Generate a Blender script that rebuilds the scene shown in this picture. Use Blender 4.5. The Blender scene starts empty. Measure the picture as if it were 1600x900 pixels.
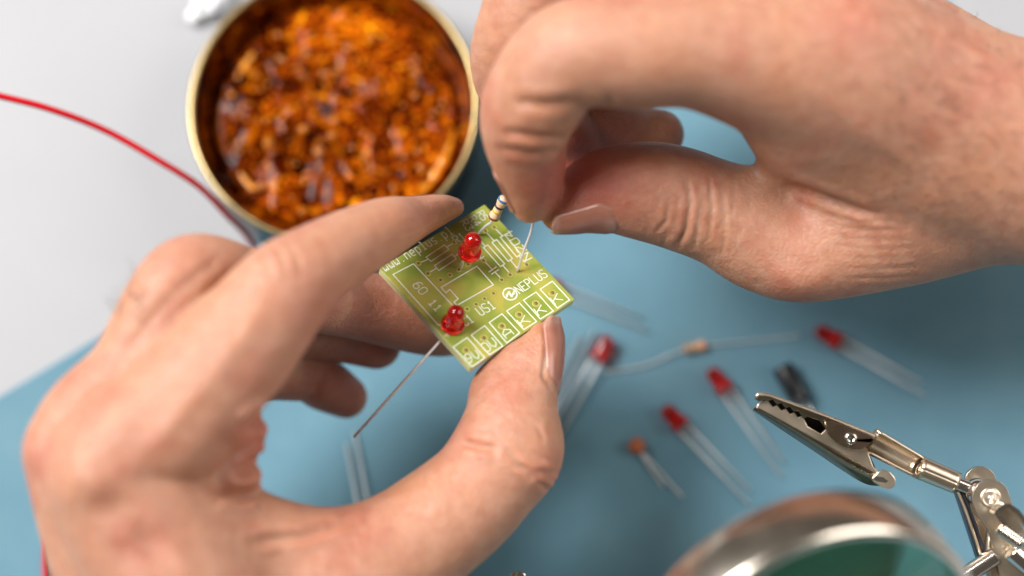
import bpy, bmesh, math, random
import numpy as np
from mathutils import Vector, Matrix, geometry

random.seed(7)
rng = np.random.default_rng(7)
SC = bpy.context.scene
COL = SC.collection

# ------------------------------------------------------------------ camera
TH = math.radians(15.0)          # tilt of the view from straight down
DCAM = 389.0                     # mm from the lens to the mat along the view axis
D = 334.5                        # mm from the lens to the board (focus)
LENS = 70.0
FPX = LENS / 36.0 * 1600.0
AX = np.array([1.0, 0, 0])
AU = np.array([0, math.cos(TH), math.sin(TH)])
AF = np.array([0, math.sin(TH), -math.cos(TH)])
CAM = -AF * DCAM                 # mm
cam = bpy.data.cameras.new('camera')
camo = bpy.data.objects.new('camera', cam)
COL.objects.link(camo)
camo.location = CAM / 1000
camo.rotation_euler = (TH, 0, 0)
cam.lens = LENS
cam.sensor_width = 36
cam.clip_start = 0.01
cam.clip_end = 20
cam.dof.use_dof = True
cam.dof.focus_distance = (D + 1) / 1000
cam.dof.aperture_fstop = 4.5
SC.camera = camo

# ------------------------------------------------------------------ light
w = bpy.data.worlds.new('World')
SC.world = w
w.use_nodes = True
bg = w.node_tree.nodes['Background']
bg.inputs['Color'].default_value = (1.0, 0.88, 0.76, 1)
bg.inputs['Strength'].default_value = 0.07


def area_lamp(name, loc, target, sx, sy, power, color):
    l = bpy.data.lights.new(name, 'AREA')
    l.shape = 'RECTANGLE'
    l.size = sx
    l.size_y = sy
    l.energy = power
    l.color = color
    o = bpy.data.objects.new(name, l)
    COL.objects.link(o)
    o.location = loc
    o.rotation_euler = (Vector(target) - Vector(loc)).to_track_quat('-Z', 'Y').to_euler()
    return o


area_lamp('window_light', (-1.8, 0.75, 2.6), (0, 0, 0.03), 1.7, 1.4, 160.0, (1.0, 0.99, 0.97))
area_lamp('fill_light', (2.0, 0.35, 1.7), (0.03, 0, 0.03), 1.7, 1.7, 30.0, (1.0, 0.97, 0.93))  # added fill lamp: lifts the mat and the right hand from the side
SC.view_settings.view_transform = 'Standard'
SC.view_settings.look = 'None'
SC.view_settings.exposure = 0.60
SC.view_settings.gamma = 1.0
SC.cycles.use_denoising = True
SC.cycles.max_bounces = 10
SC.cycles.transmission_bounces = 8


# ------------------------------------------------------------------ helpers
def scale_at(t):
    return FPX / (D - t)


def C3(px, py, t):               # pixel of the photo + mm towards the lens -> camera space mm
    d = D - t
    return np.array([(px - 800) / FPX * d, (450 - py) / FPX * d, t])


def c2w(p):                      # camera space mm -> world mm
    p = np.asarray(p, float)
    return (p[..., 0:1] * AX + p[..., 1:2] * AU + (D - p[..., 2:3]) * AF) + CAM


def w2c(p):
    q = np.asarray(p, float) - CAM
    return np.stack([q @ AX, q @ AU, D - q @ AF], -1)


def W(px, py, t):
    return c2w(C3(px, py, t))


def on_z(px, py, z):             # where the sight line of a pixel meets the level z (mm)
    d = (px - 800) / FPX * AX + (450 - py) / FPX * AU + AF
    k = (z - CAM[2]) / d[2]
    return CAM + d * k


def smooth01(a, b, x):
    t = np.clip((x - a) / (b - a), 0, 1)
    return t * t * (3 - 2 * t)


def mesh_obj(name, verts, faces, mat, parent=None, smooth=True, unit=0.001, origin=(0, 0, 0)):
    me = bpy.data.meshes.new(name)
    v = (np.asarray(verts, float) - np.asarray(origin, float)) * unit
    me.from_pydata(v.tolist(), [], [list(map(int, f)) for f in faces])
    if smooth:
        me.shade_smooth()
    me.update()
    o = bpy.data.objects.new(name, me)
    COL.objects.link(o)
    if mat is not None:
        me.materials.append(mat)
    if parent is not None:
        o.parent = parent
    else:
        o.location = np.asarray(origin, float) * unit
    return o


def thing(name, label, cat, loc=(0, 0, 0), group=None, rot=None):
    o = bpy.data.objects.new(name, None)
    o.empty_display_size = 0.005
    COL.objects.link(o)
    o.location = np.asarray(loc, float) * 0.001
    if rot is not None:
        o.rotation_euler = rot
    tag(o, label, cat, group)
    return o


def tag(o, label=None, cat=None, group=None, kind=None):
    if label: o['label'] = label
    if cat: o['category'] = cat
    if group: o['group'] = group
    if kind: o['kind'] = kind
    return o


class MB:
    """collects shapes (mm) for one mesh object"""
    def __init__(s):
        s.v = []
        s.f = []

    def add(s, verts, faces):
        n = len(s.v)
        s.v += [tuple(map(float, p)) for p in verts]
        s.f += [tuple(i + n for i in f) for f in faces]
        return s

    def tube(s, pts, r, seg=10, caps=True, closed=False):
        pts = [np.asarray(p, float) for p in pts]
        rs = r if hasattr(r, '__len__') else [r] * len(pts)
        n = len(pts)
        rings = []
        ref = None
        for i, p in enumerate(pts):
            a = pts[(i - 1) % n] if (i > 0 or closed) else p
            b = pts[(i + 1) % n] if (i < n - 1 or closed) else p
            t = b - a
            t = t / (np.linalg.norm(t) + 1e-12)
            if ref is None:
                ref = np.array([0, 0, 1.0]) if abs(t[2]) < .8 else np.array([1.0, 0, 0])
            u = ref - t * (ref @ t)
            u /= np.linalg.norm(u)
            ref = u
            v_ = np.cross(t, u)
            rings.append([p + rs[i] * (math.cos(a_) * u + math.sin(a_) * v_) for a_ in np.arange(seg) * 2 * math.pi / seg])
        vs = [q for ring in rings for q in ring]
        fs = []
        m = n if closed else n - 1
        for i in range(m):
            for j in range(seg):
                a, b = i * seg + j, i * seg + (j + 1) % seg
                c, d_ = ((i + 1) % n) * seg + (j + 1) % seg, ((i + 1) % n) * seg + j
                fs.append((a, b, c, d_))
        if caps and not closed:
            fs.append(tuple(range(seg))[::-1])
            fs.append(tuple((n - 1) * seg + j for j in range(seg)))
        return s.add(vs, fs)

    def box(s, c, hx, hy, hz, ax=None):
        c = np.asarray(c, float)
        M = np.eye(3) if ax is None else np.asarray(ax, float)
        vs = [c + M.T @ np.array([sx * hx, sy * hy, sz * hz]) for sx in (-1, 1) for sy in (-1, 1) for sz in (-1, 1)]
        fs = [(0, 1, 3, 2), (4, 6, 7, 5), (0, 4, 5, 1), (2, 3, 7, 6), (0, 2, 6, 4), (1, 5, 7, 3)]
        return s.add(vs, fs)

    def lathe(s, prof, seg=48, M=None, o=(0, 0, 0), closed=False):
        """profile of (r, z); M rows = x, y, axis"""
        M = np.eye(3) if M is None else np.asarray(M, float)
        o = np.asarray(o, float)
        vs = []
        for r, z in prof:
            for a in np.arange(seg) * 2 * math.pi / seg:
                vs.append(o + M[0] * r * math.cos(a) + M[1] * r * math.sin(a) + M[2] * z)
        fs = []
        n = len(prof)
        for i in range(n if closed else n - 1):
            for j in range(seg):
                k = (i + 1) % n
                fs.append((i * seg + j, i * seg + (j + 1) % seg, k * seg + (j + 1) % seg, k * seg + j))
        return s.add(vs, fs)

    def plate(s, poly3, depth):
        """closed 3-D outline extruded by a vector"""
        p = [np.asarray(q, float) for q in poly3]
        d_ = np.asarray(depth, float)
        n = len(p)
        tri = geometry.tessellate_polygon([[Vector(q) for q in p]])
        vs = p + [q + d_ for q in p]
        fs = [t for t in tri] + [tuple(i + n for i in t[::-1]) for t in tri]
        for i in range(n):
            j = (i + 1) % n
            fs.append((i, j, j + n, i + n))
        return s.add(vs, fs)

    def loft(s, rows):
        m = len(rows[0])
        vs = [q for r in rows for q in r]
        fs = []
        for i in range(len(rows) - 1):
            for j in range(m - 1):
                fs.append((i * m + j, i * m + j + 1, (i + 1) * m + j + 1, (i + 1) * m + j))
        return s.add(vs, fs)

    def build(s, name, mat, parent=None, smooth=True, origin=(0, 0, 0), fix=True, sharp=None):
        o = mesh_obj(name, s.v, s.f, mat, parent, smooth, origin=origin)
        if fix:
            bm = bmesh.new()
            bm.from_mesh(o.data)
            bmesh.ops.recalc_face_normals(bm, faces=bm.faces)
            bm.to_mesh(o.data)
            bm.free()
        if sharp is not None:
            o.data.set_sharp_from_angle(angle=math.radians(sharp))
        return o


def spline(pts, n=8):
    """Catmull-Rom through rows of numbers"""
    p = np.asarray(pts, float)
    q = np.vstack([2 * p[0] - p[1], p, 2 * p[-1] - p[-2]])
    out = []
    for i in range(1, len(q) - 2):
        for k in range(n):
            u = k / n
            a, b, c, d_ = q[i - 1], q[i], q[i + 1], q[i + 2]
            out.append(0.5 * (2 * b + (c - a) * u + (2 * a - 5 * b + 4 * c - d_) * u * u + (3 * b - a - 3 * c + d_) * u ** 3))
    out.append(q[-2])
    return np.array(out)


def bevel(o, w_, seg=2, ang=35):
    m = o.modifiers.new('bevel', 'BEVEL')
    m.width = w_ * 0.001
    m.segments = seg
    m.limit_method = 'ANGLE'
    m.angle_limit = math.radians(ang)
    return o


# ------------------------------------------------------------------ materials
def new_mat(name):
    m = bpy.data.materials.new(name)
    m.use_nodes = True
    nt = m.node_tree
    return m, nt, nt.nodes['Principled BSDF']


def N(nt, kind, **kw):
    n = nt.nodes.new(kind)
    for k, v in kw.items():
        if k.startswith('i_'):
            n.inputs[k[2:].replace('_', ' ')].default_value = v
        else:
            setattr(n, k, v)
    return n


def noise(nt, scale, detail=4.0, rough=0.55, vec=None, dist=0.0):
    n = N(nt, 'ShaderNodeTexNoise')
    n.inputs['Scale'].default_value = scale
    n.inputs['Detail'].default_value = detail
    n.inputs['Roughness'].default_value = rough
    n.inputs['Distortion'].default_value = dist
    if vec is not None:
        nt.links.new(vec, n.inputs['Vector'])
    return n


def coords(nt):
    return N(nt, 'ShaderNodeTexCoord').outputs['Object']


def ramp(nt, fac, stops):
    r = N(nt, 'ShaderNodeValToRGB')
    el = r.color_ramp.elements
    while len(el) < len(stops):
        el.new(0.5)
    for e, (p, c) in zip(el, stops):
        e.position = p
        e.color = (*c, 1) if len(c) == 3 else c
    nt.links.new(fac, r.inputs['Fac'])
    return r.outputs['Color']


def bump(nt, height, strength, dist, normal=None):
    b = N(nt, 'ShaderNodeBump')
    b.inputs['Strength'].default_value = strength
    b.inputs['Distance'].default_value = dist
    nt.links.new(height, b.inputs['Height'])
    if normal is not None:
        nt.links.new(normal, b.inputs['Normal'])
    return b.outputs['Normal']


def metal(name, col, rough, grain=0.05, metallic=1.0):
    m, nt, p = new_mat(name)
    co = coords(nt)
    n1 = noise(nt, 180, 5, .6, co)
    n2 = noise(nt, 1500, 3, .6, co)
    c = ramp(nt, n1.outputs['Fac'], [(.3, tuple(x * .82 for x in col)), (.7, col)])
    nt.links.new(c, p.inputs['Base Color'])
    p.inputs['Metallic'].default_value = metallic
    mr = N(nt, 'ShaderNodeMapRange')
    mr.inputs['To Min'].default_value = max(.03, rough - grain)
    mr.inputs['To Max'].default_value = rough + grain
    nt.links.new(n1.outputs['Fac'], mr.inputs['Value'])
    nt.links.new(mr.outputs['Result'], p.inputs['Roughness'])
    nt.links.new(bump(nt, n2.outputs['Fac'], .05, .0001), p.inputs['Normal'])
    return m


def plain(name, col, rough=0.5, var=0.12, scale=300, spec=0.5, sss=0.0, sss_r=(1, 1, 1), sss_s=.001, relief=0.0):
    m, nt, p = new_mat(name)
    co = coords(nt)
    n1 = noise(nt, scale, 5, .6, co)
    c = ramp(nt, n1.outputs['Fac'], [(.3, tuple(x * (1 - var) for x in col)), (.7, tuple(min(1, x * (1 + var)) for x in col))])
    nt.links.new(c, p.inputs['Base Color'])
    p.inputs['Roughness'].default_value = rough
    p.inputs['Specular IOR Level'].default_value = spec
    if sss:
        p.inputs['Subsurface Weight'].default_value = sss
        p.inputs['Subsurface Radius'].default_value = sss_r
        p.inputs['Subsurface Scale'].default_value = sss_s
    if relief:
        nt.links.new(bump(nt, n1.outputs['Fac'], relief, .0005), p.inputs['Normal'])
    return m


def skin_material():
    m, nt, p = new_mat('skin')
    co = coords(nt)
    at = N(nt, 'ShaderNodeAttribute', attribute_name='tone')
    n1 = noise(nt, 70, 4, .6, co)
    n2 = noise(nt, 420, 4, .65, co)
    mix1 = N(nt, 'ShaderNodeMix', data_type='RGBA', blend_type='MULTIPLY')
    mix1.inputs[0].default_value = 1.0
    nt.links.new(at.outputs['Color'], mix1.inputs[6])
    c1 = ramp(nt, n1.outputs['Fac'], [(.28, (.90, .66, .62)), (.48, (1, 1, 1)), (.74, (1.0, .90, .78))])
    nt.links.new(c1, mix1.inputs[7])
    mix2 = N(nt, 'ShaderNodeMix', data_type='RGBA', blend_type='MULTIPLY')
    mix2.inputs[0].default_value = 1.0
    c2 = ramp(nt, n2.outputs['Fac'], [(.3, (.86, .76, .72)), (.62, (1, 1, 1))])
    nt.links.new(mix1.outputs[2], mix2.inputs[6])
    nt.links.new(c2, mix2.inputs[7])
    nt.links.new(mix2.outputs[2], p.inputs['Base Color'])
    p.inputs['Subsurface Weight'].default_value = 1.0
    p.inputs['Subsurface Radius'].default_value = (1.0, .32, .14)
    p.inputs['Subsurface Scale'].default_value = .0016
    p.inputs['Specular IOR Level'].default_value = .65
    mr = N(nt, 'ShaderNodeMapRange')
    mr.inputs['To Min'].default_value = .40
    mr.inputs['To Max'].default_value = .62
    nt.links.new(n2.outputs['Fac'], mr.inputs['Value'])
    nt.links.new(mr.outputs['Result'], p.inputs['Roughness'])
    # skin cells, pores and fine lines
    mp = N(nt, 'ShaderNodeMapping')
    mp.inputs['Scale'].default_value = (1, 1.7, 1.2)
    mp.inputs['Rotation'].default_value = (0, 0, .6)
    nt.links.new(co, mp.inputs['Vector'])
    wn = noise(nt, 500, 2, .5, co)
    add = N(nt, 'ShaderNodeMix', data_type='RGBA', blend_type='LINEAR_LIGHT')
    add.inputs[0].default_value = .0009
    nt.links.new(mp.outputs['Vector'], add.inputs[6])
    nt.links.new(wn.outputs['Color'], add.inputs[7])
    vo = N(nt, 'ShaderNodeTexVoronoi', feature='DISTANCE_TO_EDGE')
    vo.inputs['Scale'].default_value = 1080
    nt.links.new(add.outputs[2], vo.inputs['Vector'])
    cells = ramp(nt, vo.outputs['Distance'], [(.0, (0, 0, 0)), (.22, (1, 1, 1))])
    n3 = noise(nt, 260, 5, .65, co)
    b1 = bump(nt, n3.outputs['Fac'], .5, .0008)
    b2 = bump(nt, cells, .34, .0002, b1)
    # finger print ridges where the mesh says so
    rid = N(nt, 'ShaderNodeAttribute', attribute_name='ridge')
    wv = N(nt, 'ShaderNodeTexWave', wave_type='BANDS', bands_direction='DIAGONAL')
    wv.inputs['Scale'].default_value = 330
    wv.inputs['Distortion'].default_value = 3.0
    wv.inputs['Detail Scale'].default_value = .4
    nt.links.new(co, wv.inputs['Vector'])
    mm = N(nt, 'ShaderNodeMath', operation='MULTIPLY')
    nt.links.new(wv.outputs['Fac'], mm.inputs[0])
    nt.links.new(rid.outputs['Fac'], mm.inputs[1])
    b3 = bump(nt, mm.outputs[0], .35, .00016, b2)
    nt.links.new(b3, p.inputs['Normal'])
    return m


SKIN = skin_material()
NAIL, nt, p = new_mat('nail')
na_t = N(nt, 'ShaderNodeAttribute', attribute_name='tone')
nn_ = noise(nt, 600, 3, .5, coords(nt))
nm_ = N(nt, 'ShaderNodeMix', data_type='RGBA', blend_type='MULTIPLY')
nm_.inputs[0].default_value = 1
nt.links.new(na_t.outputs['Color'], nm_.inputs[6])
nt.links.new(ramp(nt, nn_.outputs['Fac'], [(.3, (.9, .86, .84)), (.7, (1, 1, 1))]), nm_.inputs[7])
nt.links.new(nm_.outputs[2], p.inputs['Base Color'])
p.inputs['Roughness'].default_value = .26
p.inputs['Specular IOR Level'].default_value = .55
p.inputs['Subsurface Weight'].default_value = .6
p.inputs['Subsurface Radius'].default_value = (1, .4, .25)
p.inputs['Subsurface Scale'].default_value = .001
nt.links.new(bump(nt, nn_.outputs['Fac'], .15, .0002), p.inputs['Normal'])
SILVER = metal('tinned_wire', (.92, .91, .90), .40, .08, .6)
NICKEL = metal('nickel', (.78, .655, .51), .33, .09)
NICKEL_SHADE = metal('shaded_nickel', (.34, .245, .17), .28)  # darker copy of the nickel: dark reflections put into its colour
JAW_SHADE = metal('jaw_gap_shade', (.05, .04, .035), .4)  # near-black: the shade between the jaws painted into the metal
CHROME = metal('bright_chrome', (.80, .74, .66), .16)
BRASS = metal('gold_lacquered_tin', (.42, .31, .14), .3)
# ------------------------------------------------------------------ setting
m_table = plain('white_laminate', (.315, .315, .328), .5, .035, 14, .4)
m_mat, nt, p = new_mat('blue_silicone')
co = coords(nt)
na = noise(nt, 26, 6, .65, co)
nb = noise(nt, 900, 3, .7, co)
nt.links.new(ramp(nt, na.outputs['Fac'], [(.3, (.102, .204, .266)), (.55, (.122, .234, .296)), (.72, (.145, .258, .312))]), p.inputs['Base Color'])
p.inputs['Roughness'].default_value = .9
p.inputs['Specular IOR Level'].default_value = .02
nt.links.new(bump(nt, nb.outputs['Fac'], .35, .0003), p.inputs['Normal'])

tb = MB()
tb.box((0, 0, -10), 700, 600, 10)
tag(tb.build('table_surface', m_table, smooth=False), kind='structure')

MATZ = 1.2
a_ = on_z(0, 618, MATZ); b_ = on_z(1030, 0, MATZ)
mu = (b_ - a_) / np.linalg.norm(b_ - a_)
mv = np.array([mu[1], -mu[0], 0])
corner = on_z(1340, -186, MATZ)
corner = a_ + mu * ((corner - a_) @ mu)
mc = corner - mu * 225 + mv * 160 - np.array([0, 0, MATZ / 2 - .02])
mm_ = MB()
mm_.box((0, 0, 0), 225, 160, MATZ / 2, (mu, mv, (0, 0, 1)))
mo = mm_.build('work_mat', m_mat, smooth=False)
mo.location = mc * .001
tag(mo, 'flat blue work mat lying on the white table under both hands', 'mat')
bevel(mo, .4)
# ------------------------------------------------------------------ hands: one smooth skin grown from swept sections
class Flesh:
    def __init__(s, lo, hi, h):
        s.lo = np.array(lo, float)
        s.h = h
        s.n = np.ceil((np.array(hi) - s.lo) / h).astype(int) + 1
        s.ax = [s.lo[i] + np.arange(s.n[i]) * h for i in range(3)]
        s.f = None

    def chain(s, nodes, n=16, wide=None, k=2.5, joint=0.0):
        """nodes (px, py, t, r_px) or with a 5th value: how much wider along `wide`"""
        pts = []
        for nd in nodes:
            px, py, t, r = nd[:4]
            e = nd[4] if len(nd) > 4 else 1.0
            pts.append([*C3(px, py, t), r / scale_at(t), e])
        q = spline(pts, n) if len(pts) > 1 else np.array([pts[0], pts[0]])
        g = np.full(s.n, 30.0, np.float32)
        wv = np.array([0, 0, 1.0]) if wide is None else np.array(wide, float) / np.linalg.norm(wide)
        for a, b in zip(q[:-1], q[1:]):
            pad = max(a[3] * max(a[4], 1), b[3] * max(b[4], 1)) + 6
            i0 = np.clip(((np.minimum(a[:3], b[:3]) - pad - s.lo) / s.h).astype(int), 0, s.n)
            i1 = np.clip(((np.maximum(a[:3], b[:3]) + pad - s.lo) / s.h).astype(int) + 1, 0, s.n)
            if (i1 <= i0).any():
                continue
            X = s.ax[0][i0[0]:i1[0], None, None] - a[0]
            Y = s.ax[1][None, i0[1]:i1[1], None] - a[1]
            Z = s.ax[2][None, None, i0[2]:i1[2]] - a[2]
            ba = b[:3] - a[:3]
            l2 = max(ba @ ba, 1e-9)
            hh = np.clip((X * ba[0] + Y * ba[1] + Z * ba[2]) / l2, 0, 1)
            dx, dy, dz = X - ba[0] * hh, Y - ba[1] * hh, Z - ba[2] * hh
            e = a[4] + (b[4] - a[4]) * hh
            d2 = dx * dx + dy * dy + dz * dz
            if a[4] != 1 or b[4] != 1:
                dw = dx * wv[0] + dy * wv[1] + dz * wv[2]
                d2 = d2 - dw * dw * (1 - 1 / (e * e))
            dist = np.sqrt(np.maximum(d2, 0)) - (a[3] + (b[3] - a[3]) * hh)
            sl = tuple(slice(i0[i], i1[i]) for i in range(3))
            g[sl] = np.minimum(g[sl], dist)
        s.join(g, k)

    def join(s, g, k):
        if s.f is None:
            s.f = g
        else:
            hh = np.maximum(k - np.abs(s.f - g), 0)
            s.f = np.minimum(s.f, g) - hh * hh / (4 * k)

    def surface(s):
        f = s.f
        nx, ny, nz = f.shape
        ins = f < 0
        corners = [(i, j, k) for i in (0, 1) for j in (0, 1) for k in (0, 1)]
        cnt = np.zeros((nx - 1, ny - 1, nz - 1), np.int8)
        for i, j, k in corners:
            cnt += ins[i:nx - 1 + i, j:ny - 1 + j, k:nz - 1 + k]
        act = np.argwhere((cnt > 0) & (cnt < 8))
        idx = np.full(cnt.shape, -1, np.int64)
        idx[act[:, 0], act[:, 1], act[:, 2]] = np.arange(len(act))
        val = {c: f[act[:, 0] + c[0], act[:, 1] + c[1], act[:, 2] + c[2]] for c in corners}
        acc = np.zeros((len(act), 3))
        num = np.zeros(len(act))
        for c in corners:
            for ax in range(3):
                if c[ax] == 0:
                    d_ = list(c)
                    d_[ax] = 1
                    d_ = tuple(d_)
                    a, b = val[c], val[d_]
                    m = (a < 0) != (b < 0)
                    t = np.where(m, a / np.where(m, a - b, 1), 0)
                    p = np.tile(np.array(c, float), (len(act), 1))
                    p[:, ax] = t
                    acc += p * m[:, None]
                    num += m
        v = s.lo + (act + acc / num[:, None]) * s.h
        faces = []
        for ax in range(3):
            o1, o2 = [(1, 2), (2, 0), (0, 1)][ax]
            sl0 = [slice(1, -1)] * 3
            sl1 = [slice(1, -1)] * 3
            sl0[ax] = slice(0, -1)
            sl1[ax] = slice(1, None)
            a, b = ins[tuple(sl0)], ins[tuple(sl1)]
            e = np.argwhere(a != b)
            off = np.ones(3, int)
            off[ax] = 0
            e = e + off
            dirn = ins[e[:, 0], e[:, 1], e[:, 2]]
            u1 = np.zeros(3, int); u1[o1] = 1
            u2 = np.zeros(3, int); u2[o2] = 1
            q = [e - u1 - u2, e - u2, e, e - u1]
            quad = np.stack([idx[x[:, 0], x[:, 1], x[:, 2]] for x in q], 1)
            quad = np.where(dirn[:, None], quad, quad[:, ::-1])
            faces.append(quad)
        return v, np.vstack(faces)


def vnormals(v, f):
    n = np.zeros_like(v)
    a = np.cross(v[f[:, 2]] - v[f[:, 0]], v[f[:, 3]] - v[f[:, 1]])
    for i in range(4):
        np.add.at(n, f[:, i], a)
    return n / (np.linalg.norm(n, axis=1, keepdims=True) + 1e-9)


def pix(v):
    d = D - v[:, 2]
    return np.stack([800 + FPX * v[:, 0] / d, 450 - FPX * v[:, 1] / d], 1)


def line_dist(p, poly):
    """distance of points to a polyline (pixels) and how far along (0..1)"""
    poly = np.asarray(poly, float)
    best = np.full(len(p), 1e9)
    along = np.zeros(len(p))
    m = len(poly) - 1
    for i in range(m):
        a, b = poly[i], poly[i + 1]
        ba = b - a
        h = np.clip(((p - a) @ ba) / (ba @ ba), 0, 1)
        d_ = np.linalg.norm(p - a - h[:, None] * ba, axis=1)
        c = d_ < best
        best[c] = d_[c]
        along[c] = (i + h[c]) / m
    return best, along


BASE = np.array([.505, .262, .168])


def finish_hand(fl, label, creases, bumps, tones, ridges, mounds=(), smooth_n=1):
    v, f = fl.surface()
    for _ in range(smooth_n):                       # relax the grid steps
        acc = np.zeros_like(v)
        num = np.zeros(len(v))
        for i in range(4):
            j = (i + 1) % 4
            np.add.at(acc, f[:, i], v[f[:, j]]); np.add.at(num, f[:, i], 1)
            np.add.at(acc, f[:, j], v[f[:, i]]); np.add.at(num, f[:, j], 1)
        v = .4 * v + .6 * acc / num[:, None]
    n = vnormals(v, f)
    view = -np.array([0, 0, 0.0]) - v
    view = np.stack([-v[:, 0], -v[:, 1], D - v[:, 2]], 1)
    view /= np.linalg.norm(view, axis=1, keepdims=True)
    fac = (n * view).sum(1)
    front = smooth01(.02, .25, fac)
    p = pix(v)
    disp = np.zeros(len(v))
    for (x, y, rx, ry, ang, amp, t0, t1) in bumps:   # soft rises and hollows (mm)
        c, s_ = math.cos(math.radians(ang)), math.sin(math.radians(ang))
        dx, dy = p[:, 0] - x, p[:, 1] - y
        u, q = (dx * c + dy * s_) / rx, (-dx * s_ + dy * c) / ry
        ok = (v[:, 2] > t0) & (v[:, 2] < t1)
        disp += amp * np.exp(-(u * u + q * q)) * front * ok
    for poly, wd, dep, t0, t1 in creases:
        d_, al = line_dist(p, poly)
        ok = (v[:, 2] > t0) & (v[:, 2] < t1)
        taper = np.clip(np.minimum(al, 1 - al) * 5 + .25, 0, 1)
        g = -np.exp(-(d_ / wd) ** 2) + .45 * np.exp(-((d_ - 2.3 * wd) / (1.3 * wd)) ** 2)
        disp += dep * g * taper * front * ok
    v = v + n * disp[:, None]
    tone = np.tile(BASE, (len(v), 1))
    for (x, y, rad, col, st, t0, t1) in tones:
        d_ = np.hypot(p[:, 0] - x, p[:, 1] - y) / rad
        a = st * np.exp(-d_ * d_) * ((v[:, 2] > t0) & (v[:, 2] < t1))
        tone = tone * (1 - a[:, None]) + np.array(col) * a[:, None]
    rid = np.zeros(len(v))
    for (x, y, rad) in ridges:
        rid = np.maximum(rid, np.exp(-(np.hypot(p[:, 0] - x, p[:, 1] - y) / rad) ** 2) * front)
    wv = c2w(v)
    org = wv.mean(0)
    me = bpy.data.meshes.new('hand')
    loc = ((wv - org) * .001).astype(np.float32)
    me.vertices.add(len(loc))
    me.vertices.foreach_set('co', loc.ravel())
    me.loops.add(f.size)
    me.loops.foreach_set('vertex_index', f.ravel().astype(np.int32))
    me.polygons.add(len(f))
    me.polygons.foreach_set('loop_start', np.arange(0, f.size, 4, dtype=np.int32))
    me.update(calc_edges=True)
    me.validate()
    me.shade_smooth()
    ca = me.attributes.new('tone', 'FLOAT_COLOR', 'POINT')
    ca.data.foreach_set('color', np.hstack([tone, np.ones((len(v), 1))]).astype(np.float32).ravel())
    ra = me.attributes.new('ridge', 'FLOAT', 'POINT')
    ra.data.foreach_set('value', rid.astype(np.float32))
    me.materials.append(SKIN)
    o = bpy.data.objects.new('hand', me)
    COL.objects.link(o)
    o.location = org * .001
    tag(o, label, 'hand')
    return o, org


def bounds(x0, x1, y0, y1, t0, t1):
    a = np.array([C3(x, y, t) for x in (x0, x1) for y in (y0, y1) for t in (t0, t1)])
    lo, hi = a.min(0), a.max(0)
    return lo, hi


H = 0.45
#LEFT#
L = Flesh(*bounds(10, 905, 280, 1290, -42, 64), H)
# thumb, its root and the flesh between thumb and index finger
L.chain([(800, 571, 4, 27), (776, 606, 5, 40), (788, 648, 7, 55), (795, 700, 8, 77)], k=1)
L.chain([(852, 530, 3, 28), (838, 566, 5, 40), (812, 640, 7, 57), (795, 700, 8, 77), (765, 745, 9, 82), (715, 795, 10, 88),
         (600, 885, 13.2, 98), (470, 1010, 16.8, 125), (400, 1250, 12, 175)], k=4)
L.chain([(300, 835, 24, 98), (420, 852, 20.4, 76), (520, 905, 15.6, 84)], k=9)
# index finger and its metacarpal
L.chain([(390, 1290, 8, 190), (320, 990, 25.2, 140), (188, 745, 32.4, 106), (270, 650, 31.8, 98), (372, 540, 30, 92), (470, 432, 26.4, 70),
         (588, 363, 13.8, 51, 1.2), (646, 341, 4, 34, 1.7), (690, 327, -3, 23, 2.2), (710, 324, -6, 15, 2.8)], k=5)
L.chain([(345, 655, 22.8, 64), (336, 745, 22.8, 62), (320, 800, 20.4, 70)], k=3)
# middle finger
L.chain([(360, 1290, 0, 190), (220, 960, 19.2, 118), (114, 702, 27, 70), (205, 577, 25.2, 66), (288, 432, 22.8, 62), (400, 450, 10, 58),
         (540, 472, -8, 55), (670, 503, -16, 53), (725, 512, -20, 40)], k=2)
# ring finger
L.chain([(340, 1290, -8, 170), (230, 960, 8, 100), (140, 760, 13.2, 62), (300, 560, 6, 58), (400, 500, -8, 56), (520, 515, -18, 50), (588, 538, -21, 39)], k=.8)
# little finger
L.chain([(340, 1290, -14, 160), (260, 980, -4, 90), (200, 780, -4, 55), (330, 600, -8, 50), (470, 585, -20, 42), (505, 600, -22, 42), (540, 620, -25, 34)], k=.8)
L_creases = [
    ([(722, 690), (745, 697), (775, 700)], 6, .8, -9, 60),
    ([(870, 738), (830, 735), (800, 725)], 4, .35, -9, 60),
    ([(862, 768), (830, 745), (800, 712), (785, 695)], 4, .35, -9, 60),
    ([(395, 845), (470, 838), (545, 815)], 7, .7, 5, 80),
    ([(420, 640), (400, 650), (378, 668)], 7, 1.7, 5, 80),
    ([(415, 712), (392, 722), (368, 740)], 7, 1.2, 5, 80),
    ([(402, 772), (375, 775), (340, 768)], 8, 1.6, 5, 80),
    ([(352, 395), (300, 436), (255, 475), (190, 560)], 9, .3, 5, 80),
    ([(850, 500), (853, 540), (848, 590), (866, 612)], 3, .35, -9, 30),
]
L_creases += [([(420, 470), (330, 590), (215, 720)], 15, -.25, 10, 80), ([(190, 745), (250, 830), (300, 910)], 15, -.35, 5, 80), ([(110, 690), (190, 800), (230, 900)], 14, -.25, 5, 80),
              ([(445, 378), (462, 400), (470, 430)], 4, .18, 10, 80), ([(425, 385), (440, 405), (446, 432)], 4, .18, 10, 80), ([(405, 395), (420, 418), (425, 440)], 4, .15, 10, 80),
              ([(735, 640), (760, 610), (790, 585)], 4, .15, -9, 30), ([(850, 690), (840, 665), (815, 655)], 3.5, .2, -9, 30), ([(868, 752), (845, 742), (822, 742)], 3.5, .25, -9, 30), ([(866, 720), (840, 712), (825, 700)], 3.2, .18, -9, 30)]
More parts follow.
